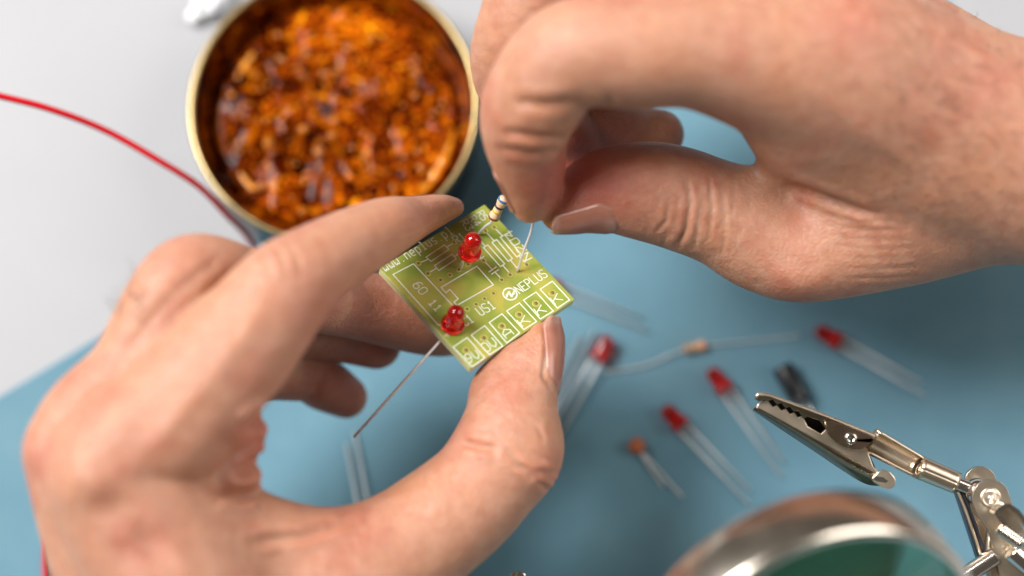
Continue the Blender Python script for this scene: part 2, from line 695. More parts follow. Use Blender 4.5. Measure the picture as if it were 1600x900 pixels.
L_bumps = [
    (130, 748, 60, 50, 0, 1.6, 5, 80), (230, 855, 50, 40, 0, -1.2, 5, 80), (60, 700, 30, 40, 0, 1.2, 5, 80),
    (420, 410, 70, 50, 0, .8, 5, 80), (180, 790, 40, 30, 0, -.8, 5, 80),
    (300, 720, 60, 100, 30, .7, 5, 80), (395, 685, 26, 24, 0, 1.0, 5, 80), (385, 745, 26, 20, 0, .8, 5, 80), (845, 735, 30, 30, 0, .6, -9, 40), (700, 640, 0.1, 0.1, 0, 0, -9, 40),
]
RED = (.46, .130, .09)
L_tones = [(672, 348, 38, (.52, .19, .11), .45, -20, 30), (716, 328, 28, (.68, .34, .14), .7, -20, 30), (850, 505, 25, (.50, .20, .09), .5, -20, 30), (420, 690, 60, RED, .5, 0, 80),  # orange index tip: light passing through the flesh put into its colour
           (500, 480, 60, RED, .35, 0, 80), (230, 850, 60, RED, .35, 0, 80), (60, 710, 50, RED, .35, 0, 80), (720, 690, 50, RED, .3, -9, 40),
           (545, 820, 60, RED, .35, 0, 80), (860, 740, 40, RED, .35, -9, 40), (260, 380, 60, RED, .25, 0, 80),
           (540, 620, 60, RED, .5, -60, -15), (600, 545, 60, RED, .5, -60, -12), (590, 490, 90, (.40, .135, .09), .6, -60, -1)]  # redder and darker: shade on the fingers behind painted into the skin
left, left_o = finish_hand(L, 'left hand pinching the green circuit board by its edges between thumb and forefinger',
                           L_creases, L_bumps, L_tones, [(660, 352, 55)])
#RIGHT#
R = Flesh(*bounds(735, 1900, -250, 490, -40, 54), H)
R.chain([(872, 336, 4, 26), (895, 322, 4, 42), (938, 298, 4, 61), (1000, 298, 3, 76), (1060, 310, 2, 81), (1130, 338, 1, 80), (1195, 378, 0, 80),
         (1265, 392, 0, 80), (1400, 345, -2, 105), (1600, 255, 0, 155), (1900, 262, 0, 180)], k=1)
R.chain([(828, 320, 7, 29), (831, 272, 11, 51), (821, 215, 16, 66), (832, 158, 21, 79), (890, 88, 26, 85), (1000, 78, 26, 93), (1110, 80, 24, 97),
         (1310, 112, 15, 148), (1450, 168, 10, 150), (1610, 237, 5, 172), (1900, 262, 2, 190)], k=2)
R.chain([(1260, 200, 9, 82), (1330, 240, 7, 80), (1420, 250, 6, 100)], k=8)
# middle finger behind
R.chain([(902, 250, -10, 34), (896, 215, -7, 40), (866, 185, -3, 44), (800, 130, 0, 56), (818, 45, 8, 74), (900, -70, 12, 84), (1180, -50, 13, 110), (1440, 90, 3, 95), (1600, 210, 0, 140), (1900, 262, -4, 180)], k=.8)
# ring and little finger
R.chain([(1030, 210, -16, 39), (985, 206, -15, 46), (910, 165, -10, 54), (860, 60, -8, 55), (960, -60, 0, 70), (1180, -60, 4, 90), (1440, 90, -4, 90)], k=.8)
R.chain([(1000, 190, -34, 30), (975, 150, -30, 38), (950, 60, -24, 45), (1040, -40, -16, 55), (1240, -20, -8, 80), (1440, 120, -8, 85)], k=.8)
R_creases = [
    ([(1235, 288), (1300, 312), (1370, 338)], 6, .8, -30, 40),
    ([(1072, 278), (1078, 320), (1070, 360), (1058, 385)], 4, .45, -30, 20),
    ([(1110, 285), (1112, 330), (1106, 380)], 3.2, .3, -30, 20),
    ([(1092, 330), (1085, 388)], 3, .22, -30, 20),
    ([(1045, 315), (1040, 345), (1025, 362)], 3, .3, -30, 20),
    ([(1130, 300), (1133, 345), (1128, 400)], 3, .18, -30, 20),
    ([(888, 216), (840, 214), (790, 206)], 6, .45, -9, 60),
    ([(880, 232), (830, 240), (780, 232)], 6, .35, -9, 60),
    ([(900, 160), (850, 165), (800, 160)], 9, .5, 5, 60),
    ([(957, 150), (946, 172), (938, 190)], 8, .35, 5, 60),
]
for i in range(9):
    y = 270 + i * 17
    R_creases.append(([(1265 + i * 8, y + 45), (1330 + i * 8, y + 60 - i * 2), (1400 + i * 6, y + 62 - 3 * i)], 2.6, .03 + .07 * ((i * 7) % 5) / 4, -30, 30))
R_creases += [([(1330, 20), (1400, 75), (1480, 130), (1570, 170)], 13, -.30, 0, 60), ([(1250, 120), (1330, 190), (1420, 260)], 16, -.22, 0, 60), ([(1480, 60), (1540, 90), (1600, 100)], 10, -.25, -20, 60)]
for i_, (x_, y_) in enumerate(((1006, 352), (1020, 318), (1034, 366), (1058, 300), (1066, 352), (1100, 300), (1120, 345), (1142, 310), (1150, 360), (1165, 330))):
    R_creases.append(([(x_ + 6, y_ - 26), (x_ + 8, y_), (x_ - 2, y_ + 26)], 3.0, .085, -30, 20))
R_bumps = [(1010, 265, 90, 30, 10, .5, -20, 20), (1255, 440, 50, 30, 0, .8, -30, 30), (1350, 30, 70, 60, 0, 1.0, 5, 60), (1180, 300, 60, 40, 20, -.4, -30, 20)]
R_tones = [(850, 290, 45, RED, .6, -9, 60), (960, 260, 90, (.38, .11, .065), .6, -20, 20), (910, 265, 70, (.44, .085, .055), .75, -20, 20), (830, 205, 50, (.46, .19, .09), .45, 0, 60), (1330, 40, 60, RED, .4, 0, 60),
           (1433, 143, 9, (.45, .14, .09), .5, -30, 60), (1411, 157, 5, (.22, .09, .05), .7, -30, 60), (1560, 140, 60, RED, .25, -30, 60), (1000, 200, 80, RED, .6, -60, -14),  # last entry: shade on the fingers in the gap painted as darker red
           (1040, 330, 60, (.38, .17, .10), .4, -20, 20), (880, 290, 30, RED, .5, -20, 20)]
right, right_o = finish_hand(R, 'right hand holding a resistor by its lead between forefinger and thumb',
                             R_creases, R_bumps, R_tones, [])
def nail(fl, org, parent, base, tip, e1, f0, f1, lift=.16, name='fingernail', extend=0.0):
    a, b = C3(*base), C3(*tip)
    axd = (b - a) / np.linalg.norm(b - a)
    e1 = np.array(e1, float); e1 -= axd * (e1 @ axd); e1 /= np.linalg.norm(e1)
    e2 = np.cross(axd, e1)
    ns, nf = 26, 21

    def val(q):
        g = (q - fl.lo) / fl.h
        i = np.clip(g.astype(int), 0, fl.n - 2)
        t = g - i
        r = 0
        for dx in (0, 1):
            for dy in (0, 1):
                for dz in (0, 1):
                    wgt = (t[0] if dx else 1 - t[0]) * (t[1] if dy else 1 - t[1]) * (t[2] if dz else 1 - t[2])
                    r += wgt * fl.f[i[0] + dx, i[1] + dy, i[2] + dz]
        return r
    vs = np.zeros((ns, nf, 3))
    rad = np.zeros((ns, nf))
    L_ = np.linalg.norm(b - a)
    for i in range(ns):
        s = i / (ns - 1)
        o = a + axd * (s * (L_ + extend))
        wid = min(1.0, (1 - (1 - min(s / .28, 1)) ** 2.4) ** .5 if s < .28 else 1.0)
        if s > .86:
            wid *= (1 - ((s - .86) / .14) ** 2 * .45)
        wid = max(wid, .12)
        for j in range(nf):
            q = j / (nf - 1) * 2 - 1
            ph = math.radians((f0 + f1) / 2 + (f1 - f0) / 2 * q * wid)
            dr = e1 * math.cos(ph) + e2 * math.sin(ph)
            r = .2
            if val(o) < 0:
                while r < 14 and val(o + dr * r) < 0:
                    r += .08
            if i > 2:
                r = max(r, rad[i - 1, j] * .965)
            rad[i, j] = r
    for _ in range(3):
        rr = rad.copy()
        rr[1:-1] = .25 * rad[:-2] + .5 * rad[1:-1] + .25 * rad[2:]
        rr[:, 1:-1] = .25 * rr[:, :-2] + .5 * rr[:, 1:-1] + .25 * rr[:, 2:]
        rad = rr
    for i in range(ns):
        s = i / (ns - 1)
        o = a + axd * (s * (L_ + extend))
        wid = min(1.0, (1 - (1 - min(s / .28, 1)) ** 2.4) ** .5 if s < .28 else 1.0)
        if s > .86:
            wid *= (1 - ((s - .86) / .14) ** 2 * .45)
        wid = max(wid, .12)
        for j in range(nf):
            q = j / (nf - 1) * 2 - 1
            ph = math.radians((f0 + f1) / 2 + (f1 - f0) / 2 * q * wid)
            dr = e1 * math.cos(ph) + e2 * math.sin(ph)
            edge = min(s / .14, 1) * min((1 - abs(q)) / .22, 1)
            vs[i, j] = o + dr * (rad[i, j] + lift * (edge * 1.6 - .6))
    mb = MB()
    mb.loft([list(c2w(r)) for r in vs])
    o = mesh_obj(name, mb.v, mb.f, NAIL, parent, True, origin=org)
    ca = o.data.attributes.new('tone', 'FLOAT_COLOR', 'POINT')
    tn = []
    for i in range(ns):
        s = i / (ns - 1)
        for j in range(nf):
            q = abs(j / (nf - 1) * 2 - 1)
            c_ = np.array([.38, .165, .115])
            k1 = float(smooth01(.86, .94, s + .05 * q * q)) * .6
            k2 = float(smooth01(.26, .10, s + .25 * q * q)) * .4
            c_ = c_ * (1 - k1) + np.array([.50, .33, .25]) * k1
            c_ = c_ * (1 - k2) + np.array([.50, .32, .25]) * k2
            tn += [*c_, 1]
    ca.data.foreach_set('color', tn)
    m = o.modifiers.new('thick', 'SOLIDIFY')
    m.thickness = .00035
    m.offset = 0
    bm = bmesh.new(); bm.from_mesh(o.data); bmesh.ops.recalc_face_normals(bm, faces=bm.faces); bm.to_mesh(o.data); bm.free()
    return o


nail(L, left_o, left, (852, 618, 5), (846, 506, 3), (1, 0, .45), -62, 48, lift=.2, extend=.9)
nail(R, right_o, right, (948, 321, 3), (864, 342, 4), (.05, -.62, .8), -46, 42, lift=.16, extend=.9)
nail(R, right_o, right, (822, 250, 12), (828, 322, 7), (-1, -.1, -.25), -50, 40, extend=.3)
nail(L, left_o, left, (640, 350, 5), (704, 328, -5), (-.1, .62, -.78), -40, 36, lift=.06)

HAIR = plain('body_hair', (.10, .06, .04), .5, .1)


def hairs(fl_o, parent, roots, r=.05):
    mb = MB()
    for (x, y, t, dx, dy, ln) in roots:
        a = W(x, y, t)
        d_ = c2w(C3(x + dx, y + dy, t + 4)) - a
        d_ = d_ / np.linalg.norm(d_) * ln
        s_ = np.array([random.uniform(-1, 1), random.uniform(-1, 1), 0]) * ln * .16
        mb.tube([a - d_ * .2, a + d_ * .35 + s_, a + d_ * .75 + s_ * 1.2, a + d_], [r, r * .9, r * .6, r * .2], 5, False)
    o = mesh_obj('hair', mb.v, mb.f, HAIR, parent, True, origin=fl_o)
    tag(o, kind='stuff')
    return o


from mathutils.bvhtree import BVHTree


def surf_hit(o, px, py):
    me = o.data
    if 'bvh' not in hit_cache.get(o.name, {}):
        vv = np.zeros(len(me.vertices) * 3, np.float32)
        me.vertices.foreach_get('co', vv)
        hit_cache[o.name] = {'bvh': BVHTree.FromPolygons((vv.reshape(-1, 3)).tolist(), [tuple(q.vertices) for q in me.polygons])}
    d_ = W(px, py, 0) - CAM
    d_ /= np.linalg.norm(d_)
    loc, nor, i_, dist = hit_cache[o.name]['bvh'].ray_cast(Vector(CAM * .001) - o.location, Vector(d_))
    if loc is None:
        return None
    return float(w2c(np.array(loc + o.location) * 1000)[2])


hit_cache = {}
rt = []
for i in range(60):
    x, y = random.uniform(160, 225), random.uniform(420, 500)
    t = surf_hit(left, x, y)
    if t is not None and t > 10:
        rt.append((x, y, t, random.uniform(-34, -4), random.uniform(-34, -8), random.uniform(2.0, 5.5)))
hairs(left_o, left, rt)
rt = []
for i in range(260):
    x, y = random.uniform(1380, 1600), random.uniform(0, 330)
    t = surf_hit(right, x, y)
    if t is not None:
        rt.append((x, y, t, random.uniform(2, 22), random.uniform(-24, 10), random.uniform(1.0, 3.4)))
hairs(right_o, right, rt, .04)

# ------------------------------------------------------------------ circuit board
BC = np.array([-5.75568194, .7044275, -.24887222])
bx = np.array([.73709797, .47299037, -.48266623])
bn = np.array([.18590172, .54475382, .8177309])
bx -= bn * (bx @ bn); bx /= np.linalg.norm(bx); bn /= np.linalg.norm(bn)
by = np.cross(bn, bx)
SB = 23.6


def dirw(v):                      # camera-space direction -> world
    return v[0] * AX + v[1] * AU - v[2] * AF


BO = c2w(BC)
BX, BY, BN = dirw(bx), dirw(by), dirw(bn)
BM = Matrix((BX, BY, BN)).transposed()


def Bp(px, py, h=0.0):           # sight line of a pixel -> place on the board (mm)
    d_ = np.array([(px - 800) / FPX, (450 - py) / FPX, -1.0])
    o = np.array([0, 0, D])
    k = ((BC + bn * h - o) @ bn) / (d_ @ bn)
    q = o + d_ * k - BC
    return np.array([q @ bx, q @ by])


def B3(u, v, h=0.0):
    return BO + BX * u + BY * v + BN * h


board = thing('circuit_board', 'small square green circuit board with white printed symbols held between the hands', 'circuit board', BO,
              rot=BM.to_euler())
m_pcb, nt, p = new_mat('green_laminate')
co = coords(nt)
g1 = noise(nt, 170, 2, .4, co, .4)
g2 = noise(nt, 2200, 3, .6, co)
cg = ramp(nt, g1.outputs['Fac'], [(.38, (.21, .275, .040)), (.50, (.295, .335, .06)), (.64, (.43, .375, .075))])
sep = N(nt, 'ShaderNodeSeparateXYZ')
nt.links.new(N(nt, 'ShaderNodeTexCoord').outputs['Normal'], sep.inputs[0])
ab = N(nt, 'ShaderNodeMath', operation='ABSOLUTE')
nt.links.new(sep.outputs['Z'], ab.inputs[0])
gt = N(nt, 'ShaderNodeMath', operation='GREATER_THAN')
gt.inputs[1].default_value = .5
nt.links.new(ab.outputs[0], gt.inputs[0])
mx = N(nt, 'ShaderNodeMix', data_type='RGBA')
nt.links.new(gt.outputs[0], mx.inputs[0])
mx.inputs[6].default_value = (.56, .55, .27, 1)
nt.links.new(cg, mx.inputs[7])
nt.links.new(mx.outputs[2], p.inputs['Base Color'])
p.inputs['Roughness'].default_value = .34
p.inputs['Subsurface Weight'].default_value = .455
p.inputs['Subsurface Radius'].default_value = (.8, 1, .2)
p.inputs['Subsurface Scale'].default_value = .0012
nt.links.new(bump(nt, g2.outputs['Fac'], .12, .0002), p.inputs['Normal'])
sub = MB()
sub.box((0, 0, -.8), SB / 2, SB / 2, .8)
bevel(sub.build('laminate', m_pcb, board, False), .12, 2)

INK = plain('white_print', (.66, .67, .55), .55, .08, 2500)
PADM = metal('dull_pad', (.52, .47, .12), .45, .08, .35)
HOLE = plain('dark_hole', (.02, .018, .012), .7)
BORE = plain('hole_wall', (.16, .12, .03), .6)
ink = MB()


def ribbon(mb, pts, wd=.20, h=.012, closed=False):
    pts = [np.asarray(q, float) for q in pts]
    n = len(pts)
    for i in range(n if closed else n - 1):
        a, b = pts[i], pts[(i + 1) % n]
        u = (b - a) / (np.linalg.norm(b - a) + 1e-9)
        v = np.array([-u[1], u[0]]) * wd / 2
        e = u * wd * .35
        q = [a - e - v, b + e - v, b + e + v, a - e + v]
        z = h + random.uniform(0, .006)
        mb.add([(*x, z) for x in q] + [(*x, -.02) for x in q], [(0, 1, 2, 3), (0, 4, 5, 1), (1, 5, 6, 2), (2, 6, 7, 3), (3, 7, 4, 0)])


def z1(x, y): return (560 + x / 2.6475, 280 + y / 2.6475)
def z5(x, y): return (670 + x / 5.0, 420 + y / 5.0)
def zb(pts, f=z1): return [Bp(*f(*q)) for q in pts]


# outlines of the parts, measured on the board
ribbon(ink, zb([(362, 592), (332, 605), (143, 394), (228, 350), (425, 560)]))
for rect, l1, l2 in (([(280, 322), (355, 272), (375, 290), (300, 340)], [(248, 348), (290, 331)], [(365, 281), (398, 262)]),
                     ([(315, 357), (388, 310), (405, 330), (332, 378)], [(287, 390), (323, 368)], [(397, 320), (432, 299)]),
                     ([(587, 240), (605, 230), (672, 310), (655, 322)], [(562, 200), (596, 235)], [(663, 316), (697, 352)]),
                     ([(553, 262), (572, 250), (637, 328), (620, 340)], [(527, 217), (562, 256)], [(628, 334), (660, 372)]),
                     ([(517, 283), (535, 272), (605, 350), (588, 362)], [(492, 240), (526, 278)], [(597, 356), (628, 392)])):
    ribbon(ink, zb(rect), closed=True)
    ribbon(ink, zb(l1)); ribbon(ink, zb(l2))
ribbon(ink, zb([(520, 338), (555, 375)])); ribbon(ink, zb([(540, 384), (570, 363)]))
ribbon(ink, zb([(551, 393), (580, 374)])); ribbon(ink, zb([(565, 384), (592, 413)]))
ribbon(ink, zb([(342, 448), (490, 360), (558, 437), (408, 522), (395, 508), (413, 495), (378, 456), (362, 470)]), closed=True)
boxes5 = [[(870, 160), (965, 97), (1100, 243), (1005, 307)], [(740, 245), (838, 182), (972, 330), (872, 392)],
          [(608, 330), (708, 267), (842, 412), (742, 475)], [(472, 420), (572, 352), (710, 500), (610, 580)],
          [(332, 518), (437, 445), (578, 603), (475, 672)], [(190, 612), (300, 538), (437, 695), (340, 765)]]
for bxs in boxes5:
    ribbon(ink, zb(bxs, z5), closed=True)
lc = Bp(*z1(627, 475))
ribbon(ink, [lc + 1.18 * np.array([math.cos(a), math.sin(a)]) for a in np.linspace(0, 2 * math.pi, 29)[:-1]], .26, closed=True)
ribbon(ink, zb([(612, 488), (622, 466), (634, 486), (644, 463)]), .3)
ribbon(ink, zb([(612, 478), (628, 470)]), .26); ribbon(ink, zb([(628, 481), (645, 473)]), .26)
tag(ink.build('printed_outlines', INK, board, False, fix=False), kind='stuff')

GL = {  # strokes on a 4 x 6 grid
    'w': [[(0, 4), (.4, 0), (1.2, 0), (2, 1), (2.8, 0), (3.6, 0), (4, 4)]],
    'n': [[(0.3, 0), (.3, 4)], [(.3, 3), (1.5, 4), (2.8, 4), (3.6, 3.2), (3.6, 0)]],
    'e': [[(.3, 2), (3.7, 2), (3.7, 3), (2.8, 4), (1.2, 4), (.3, 3), (.3, 1), (1.2, 0), (3.2, 0)]],
    'p': [[(.3, -2), (.3, 4)], [(.3, 3.2), (1.3, 4), (2.8, 4), (3.7, 3), (3.7, 1), (2.8, 0), (.3, 0)]],
    'l': [[(1.2, 6), (2.2, 6), (2.2, 0)], [(1.0, 0), (3.4, 0)]],
    'u': [[(.3, 4), (.3, 1), (1.2, 0), (2.6, 0), (3.7, 1)], [(3.7, 4), (3.7, 0)]],
    's': [[(3.6, 4), (1.2, 4), (.3, 3.2), (1, 2.2), (3, 1.8), (3.7, .9), (2.8, 0), (.3, 0)]],
    '.': [[(1.8, 0), (2.3, 0)]],
    'R': [[(0, 0), (0, 6), (3, 6), (4, 5.2), (4, 3.8), (3, 3), (0, 3)], [(1.6, 3), (4, 0)]],
    '1': [[(.8, 4.6), (2, 6), (2, 0)], [(.6, 0), (3.4, 0)]],
    '2': [[(0, 5), (1, 6), (3, 6), (4, 5), (4, 4), (0, 0), (4, 0)]],
    '3': [[(0, 6), (4, 6), (2, 3.6), (3.2, 3.4), (4, 2.4), (4, 1), (3, 0), (1, 0), (0, 1)]],
    '4': [[(3, 0), (3, 6), (0, 2), (4, 2)]],
    '5': [[(4, 6), (0, 6), (0, 3.4), (2.8, 3.6), (4, 2.6), (4, 1), (3, 0), (0, 0)]],
    '6': [[(3.6, 6), (2, 6), (.4, 4), (0, 2), (0, 1), (1, 0), (3, 0), (4, 1), (4, 2.4), (3, 3.4), (.4, 3.2)]],
    '9': [[(.4, 0), (2, 0), (3.6, 2), (4, 4), (4, 5), (3, 6), (1, 6), (0, 5), (0, 3.6), (1, 2.6), (3.6, 2.8)]],
    '0': [[(1, 0), (3, 0), (4, 1), (4, 5), (3, 6), (1, 6), (0, 5), (0, 1), (1, 0)]],
    'U': [[(0, 6), (0, 1), (1, 0), (3, 0), (4, 1), (4, 6)]],
    'S': [[(4, 5.3), (3.2, 6), (.9, 6), (0, 5.2), (0, 4), (.9, 3.2), (3.1, 2.8), (4, 2), (4, .8), (3.1, 0), (.8, 0), (0, .7)]],
    'C': [[(4, 5), (3, 6), (1, 6), (0, 5), (0, 1), (1, 0), (3, 0), (4, 1)]],
    'V': [[(0, 6), (0, 2), (2, 0), (4, 2), (4, 6)]],
    'A': [[(0, 0), (0, 4), (2, 6), (4, 4), (4, 0)], [(0, 2.4), (4, 2.4)]],
    'K': [[(0, 0), (0, 6)], [(4, 6), (0, 2.6)], [(1.4, 3.6), (4, 0)]],
    'N': [[(0, 0), (0, 6), (4, 0), (4, 6)]],
    'E': [[(4, 0), (0, 0), (0, 6), (4, 6)], [(0, 3.1), (3, 3.1)]],
    'P': [[(0, 0), (0, 6), (3, 6), (4, 5.2), (4, 3.6), (3, 2.8), (0, 2.8)]],
    'L': [[(0, 6), (0, 0), (4, 0)]],
    '+': [[(2, 1), (2, 5)], [(0, 3), (4, 3)]],
}


def lettering(text, a, b, height, wd=.175):
    """text printed on the board from pixel a to pixel b along its baseline"""
    p0, p1 = Bp(*a), Bp(*b)
    n = len(text)
    ux = (p1 - p0)
    span = n * 4 + (n - 1) * 1.7
    uy = np.array([-ux[1], ux[0]]) / np.linalg.norm(ux)
    mb = MB()
    for i, ch in enumerate(text):
        for st in GL[ch]:
            ribbon(mb, [p0 + ux * ((x + i * 5.7) / span) + uy * (y / 6 * height) for x, y in st], wd, .014)
    return mb.build('lettering', INK, board, False, fix=False)


for t_, a, b, h_ in (('www.neplus.pl', (602.5, 424), (709, 365), 1.75), ('R1', (714.5, 381), (729, 373.5), 1.6), ('R5', (744.4, 333.5), (754, 345), 1.35),
                     ('R4', (732, 341), (743, 354), 1.35), ('R3', (719, 347), (730, 361), 1.35), ('60', (644, 446), (658, 461), 1.6),
                     ('11', (669, 474), (682, 487), 1.4), ('US1', (752, 493.5), (775, 480.5), 1.7), ('C1', (728, 509.5), (741, 502), 1.6),
                     ('+', (698, 529), (706, 524), 1.1), ('9V', (733, 567), (751, 558.5), 1.6), ('0V', (760.5, 550.5), (778.5, 539.5), 1.7),
                     ('A', (791.6, 529), (803, 522), 1.6), ('K', (817, 510.5), (829, 502.5), 1.5), ('K', (842.4, 493), (854, 486.5), 1.5), ('K', (868, 475.5), (879.5, 468.5), 1.5),
                     ('NEPLUS', (812.4, 459), (856, 431.5), 1.65), ('N204', (831.5, 402.5), (798, 359.5), 1.5), ('C2', (742, 409), (756, 401), 1.4)):
    lettering(t_, a, b, h_)

pads = [z1(*q) for q in ((248, 348), (287, 390), (398, 260), (340, 417), (378, 396), (415, 375), (453, 353), (487, 517), (522, 494), (559, 472),
                         (562, 198), (526, 214), (697, 353), (628, 395), (593, 416), (663, 377), (518, 336), (450, 537))]
pads += [z5(*q) for q in ((967, 187), (838, 270), (707, 357), (573, 447), (432, 540), (293, 635))]
pm = MB().lathe([(.30, .014), (.32, .03), (.58, .03), (.64, .012), (.64, -.05)], 20).build('solder_pad', PADM, None)
pm.parent = board
hm = MB().lathe([(0, .016), (.32, .016), (.32, -.02)], 16).build('hole', BORE, None)
hm.parent = pm
for i, q in enumerate(pads):
    u, v = Bp(*q)
    o = pm
    if i:
        o = pm.copy(); COL.objects.link(o)
        h_ = hm.copy(); COL.objects.link(h_); h_.parent = o
    o.location = (u * .001, v * .001, 0)
    s_ = 1.15 if i > 17 else (.78 if i in (7, 8, 9, 3, 4, 5, 6) else .85)
    o.scale = (s_, s_, 1)

# ------------------------------------------------------------------ light-emitting diodes
m_led, nt, p = new_mat('red_epoxy')
n1 = noise(nt, 500, 3, .5, coords(nt))
nt.links.new(ramp(nt, n1.outputs['Fac'], [(.3, (.95, .012, .010)), (.7, (1.0, .03, .018))]), p.inputs['Base Color'])
p.inputs['Roughness'].default_value = .05
p.inputs['IOR'].default_value = 1.5
p.inputs['Transmission Weight'].default_value = .88
p.inputs['Subsurface Weight'].default_value = .6
p.inputs['Subsurface Radius'].default_value = (1, .08, .05)
p.inputs['Subsurface Scale'].default_value = .002
m_core = plain('lead_frame', (.55, .10, .07), .35, .1, spec=.8)


def led_lens():
    pr = [(0, -.0), (1.92, 0), (1.96, .12), (1.96, .85), (1.88, 1.0), (1.56, 1.03), (1.5, 1.1), (1.49, 3.7)]
    pr += [(1.49 * math.cos(a), 3.7 + 1.5 * math.sin(a)) for a in np.linspace(.12, math.pi / 2, 9)[:-1]] + [(0.001, 5.2)]
    return MB().lathe(pr, 40)


def make_led(label, legs, group=None):
    """diode standing on its flange at the origin; legs = two lists of points below it"""
    t = thing('led', label, 'led', group=group)
    led_lens().build('lens', m_led, t, sharp=40)
    core = MB()
    core.plate([(-.9, -.12, .2), (-.35, -.12, .2), (-.3, -.12, 2.3), (-.75, -.12, 2.5), (-1.0, -.12, 1.6)], (0, .24, 0))
    core.plate([(.35, -.12, .2), (.9, -.12, .2), (.85, -.12, 1.9), (-.1, -.12, 2.6), (.1, -.12, 2.0)], (0, .24, 0))
    core.build('lead_frame', m_core, t, False)
    for l_ in legs:
        MB().tube(l_, .24, 8, True).build('lead', SILVER, t)
    return t


def dup(root, label, group=None):
    r = root.copy(); COL.objects.link(r)
    r['label'] = label
    if group: r['group'] = group
    for ch in list(root.children):
        c = ch.copy(); COL.objects.link(c); c.parent = r
    return r


def frame(z, x=None):
    z = np.array(z, float); z /= np.linalg.norm(z)
    x = np.array((1, 0, 0) if x is None else x, float); x = x - z * (x @ z); x /= np.linalg.norm(x)
    return Matrix((x, np.cross(z, x), z)).transposed()


# standing on the board
u, v = Bp(727, 416)
h1, h2 = Bp(716.7, 421.6), Bp(730.7, 413.3)
hx = B3(*h2) - B3(*h1)
lx = frame(BN, hx)
half = np.linalg.norm(h2 - h1) / 2
led1 = make_led('red diode standing on bent-free legs in the middle of the board beside the resistor',
                [[(-.9, 0, .1), (-half, 0, -2.2), (-half, 0, -6.5)], [(.9, 0, .1), (half, 0, -2.2), (half, 0, -6.5)]])
led1['label'] = 'red diode on two thin legs above the board, beside the striped resistor'
led1.location = B3(u, v, 3.9) * .001
led1.rotation_euler = lx.to_euler()
u, v = Bp(706.5, 509.5)
lx2 = frame(BN, BX)
o2 = B3(u, v, .15)
Mi = np.array(lx2).T


def loc2(p): return Mi @ (np.asarray(p) - o2)


la = [(.95, 0, .1), (.95, 0, -1.9), (.8, 0, -2.6)]
e0, e1_ = loc2(W(684, 537, 5.5)), loc2(W(553, 683, 6.5))
lb = [(-.95, 0, .1), (-.95, 0, -2.3), tuple(loc2(W(690, 530, 5.0))), tuple(e0), tuple(e1_)]
led2 = make_led('red diode pushed flush onto the corner of the board near the plus sign', [la, lb])
led2.location = o2 * .001
led2.rotation_euler = lx2.to_euler()

# lying on the mat
MG = 'loose diodes lying on the blue mat'
flat = [[(-.95, 0, .1), (-.95, 0, -1), (-.95, 0, -19.5)], [(1.0, 0, .1), (1.0, 0, -1), (1.0, 0, -17.5)]]
proto = None
for head, tail, lab in (((1052, 652), (1168, 775), 'red diode on the mat right of the small brown capacitor'),
                        ((1122, 594), (1223, 735), 'red diode on the mat between the resistor and the clip jaws'),
                        ((1294, 525), (1440, 608), 'red diode lying by itself on the mat below the right hand'),
                        ((941, 545), (876, 664), 'red diode on the mat beside the left thumb, legs bright'),
                        ((842, 668), (930, 497), 'diode whose head is under the left thumb, legs pointing up'),
                        ((852, 444), (987, 500), 'diode whose head is under the board, legs pointing right'),
                        ((578, 850), (549, 690), 'diode under the left hand with only its legs in the gap')):
    zc = MATZ + 1.96
    a, b = on_z(*head, zc), on_z(*tail, MATZ + .5)
    ax_ = (a - b) / np.linalg.norm(a - b)
    if proto is None:
        proto = make_led(lab, flat, MG)
        o = proto
    else:
        o = dup(proto, lab, MG)
    side = np.cross(ax_, (0, 0, 1))
    o.rotation_euler = frame(ax_, side).to_euler()
    o.location = (a - ax_ * 2.4 + np.array([0, 0, .2])) * .001

# ------------------------------------------------------------------ resistors, capacitors
m_beige = plain('beige_lacquer', (.66, .46, .29), .28, .05, 400)
band_c = {'brown': (.22, .07, .03), 'yellow': (.80, .46, .04), 'black': (.02, .02, .03), 'gold': (.62, .42, .12), 'blue': (.06, .16, .34), 'orange': (.70, .17, .03)}
band_m = {k: plain('band_' + k, c, .3, .05, 800) for k, c in band_c.items()}


def make_resistor(label, a, b, lead1, lead2, bands, r=.92, group=None, lr=.22):
    """body between two points (mm, world); leads are lists of world points"""
    a, b = np.asarray(a), np.asarray(b)
    Lr = np.linalg.norm(b - a)
    t = thing('resistor', label, 'resistor', (a + b) / 2, group)
    z = (b - a) / Lr
    Mr = np.array(frame(z, (0.3, .9, .2))).T
    hl = Lr / 2
    rr = r * .84
    pr = [(0, -hl), (.45, -hl), (.8 * r, -hl + .12), (r, -hl + .45), (r, -hl + 1.1), (rr, -hl + 1.5), (rr, hl - 1.5), (r, hl - 1.1), (r, hl - .45), (.8 * r, hl - .12), (.45, hl), (0, hl)]
    MB().lathe(pr, 32, Mr).build('body', m_beige, t)
    for nm, s in bands:
        zz = -hl + s * Lr
        rb = (r if (zz < -hl + 1.2 or zz > hl - 1.2) else rr) + .02
        o = MB().lathe([(rb - .1, zz - .24), (rb, zz - .22), (rb, zz + .22), (rb - .1, zz + .24)], 32, Mr).build('colour_band', band_m[nm], t)
    for l_ in (lead1, lead2):
        q = spline([np.asarray(x) - (a + b) / 2 for x in l_], 6)
        MB().tube(q, lr, 8).build('lead', SILVER, t)
    return t


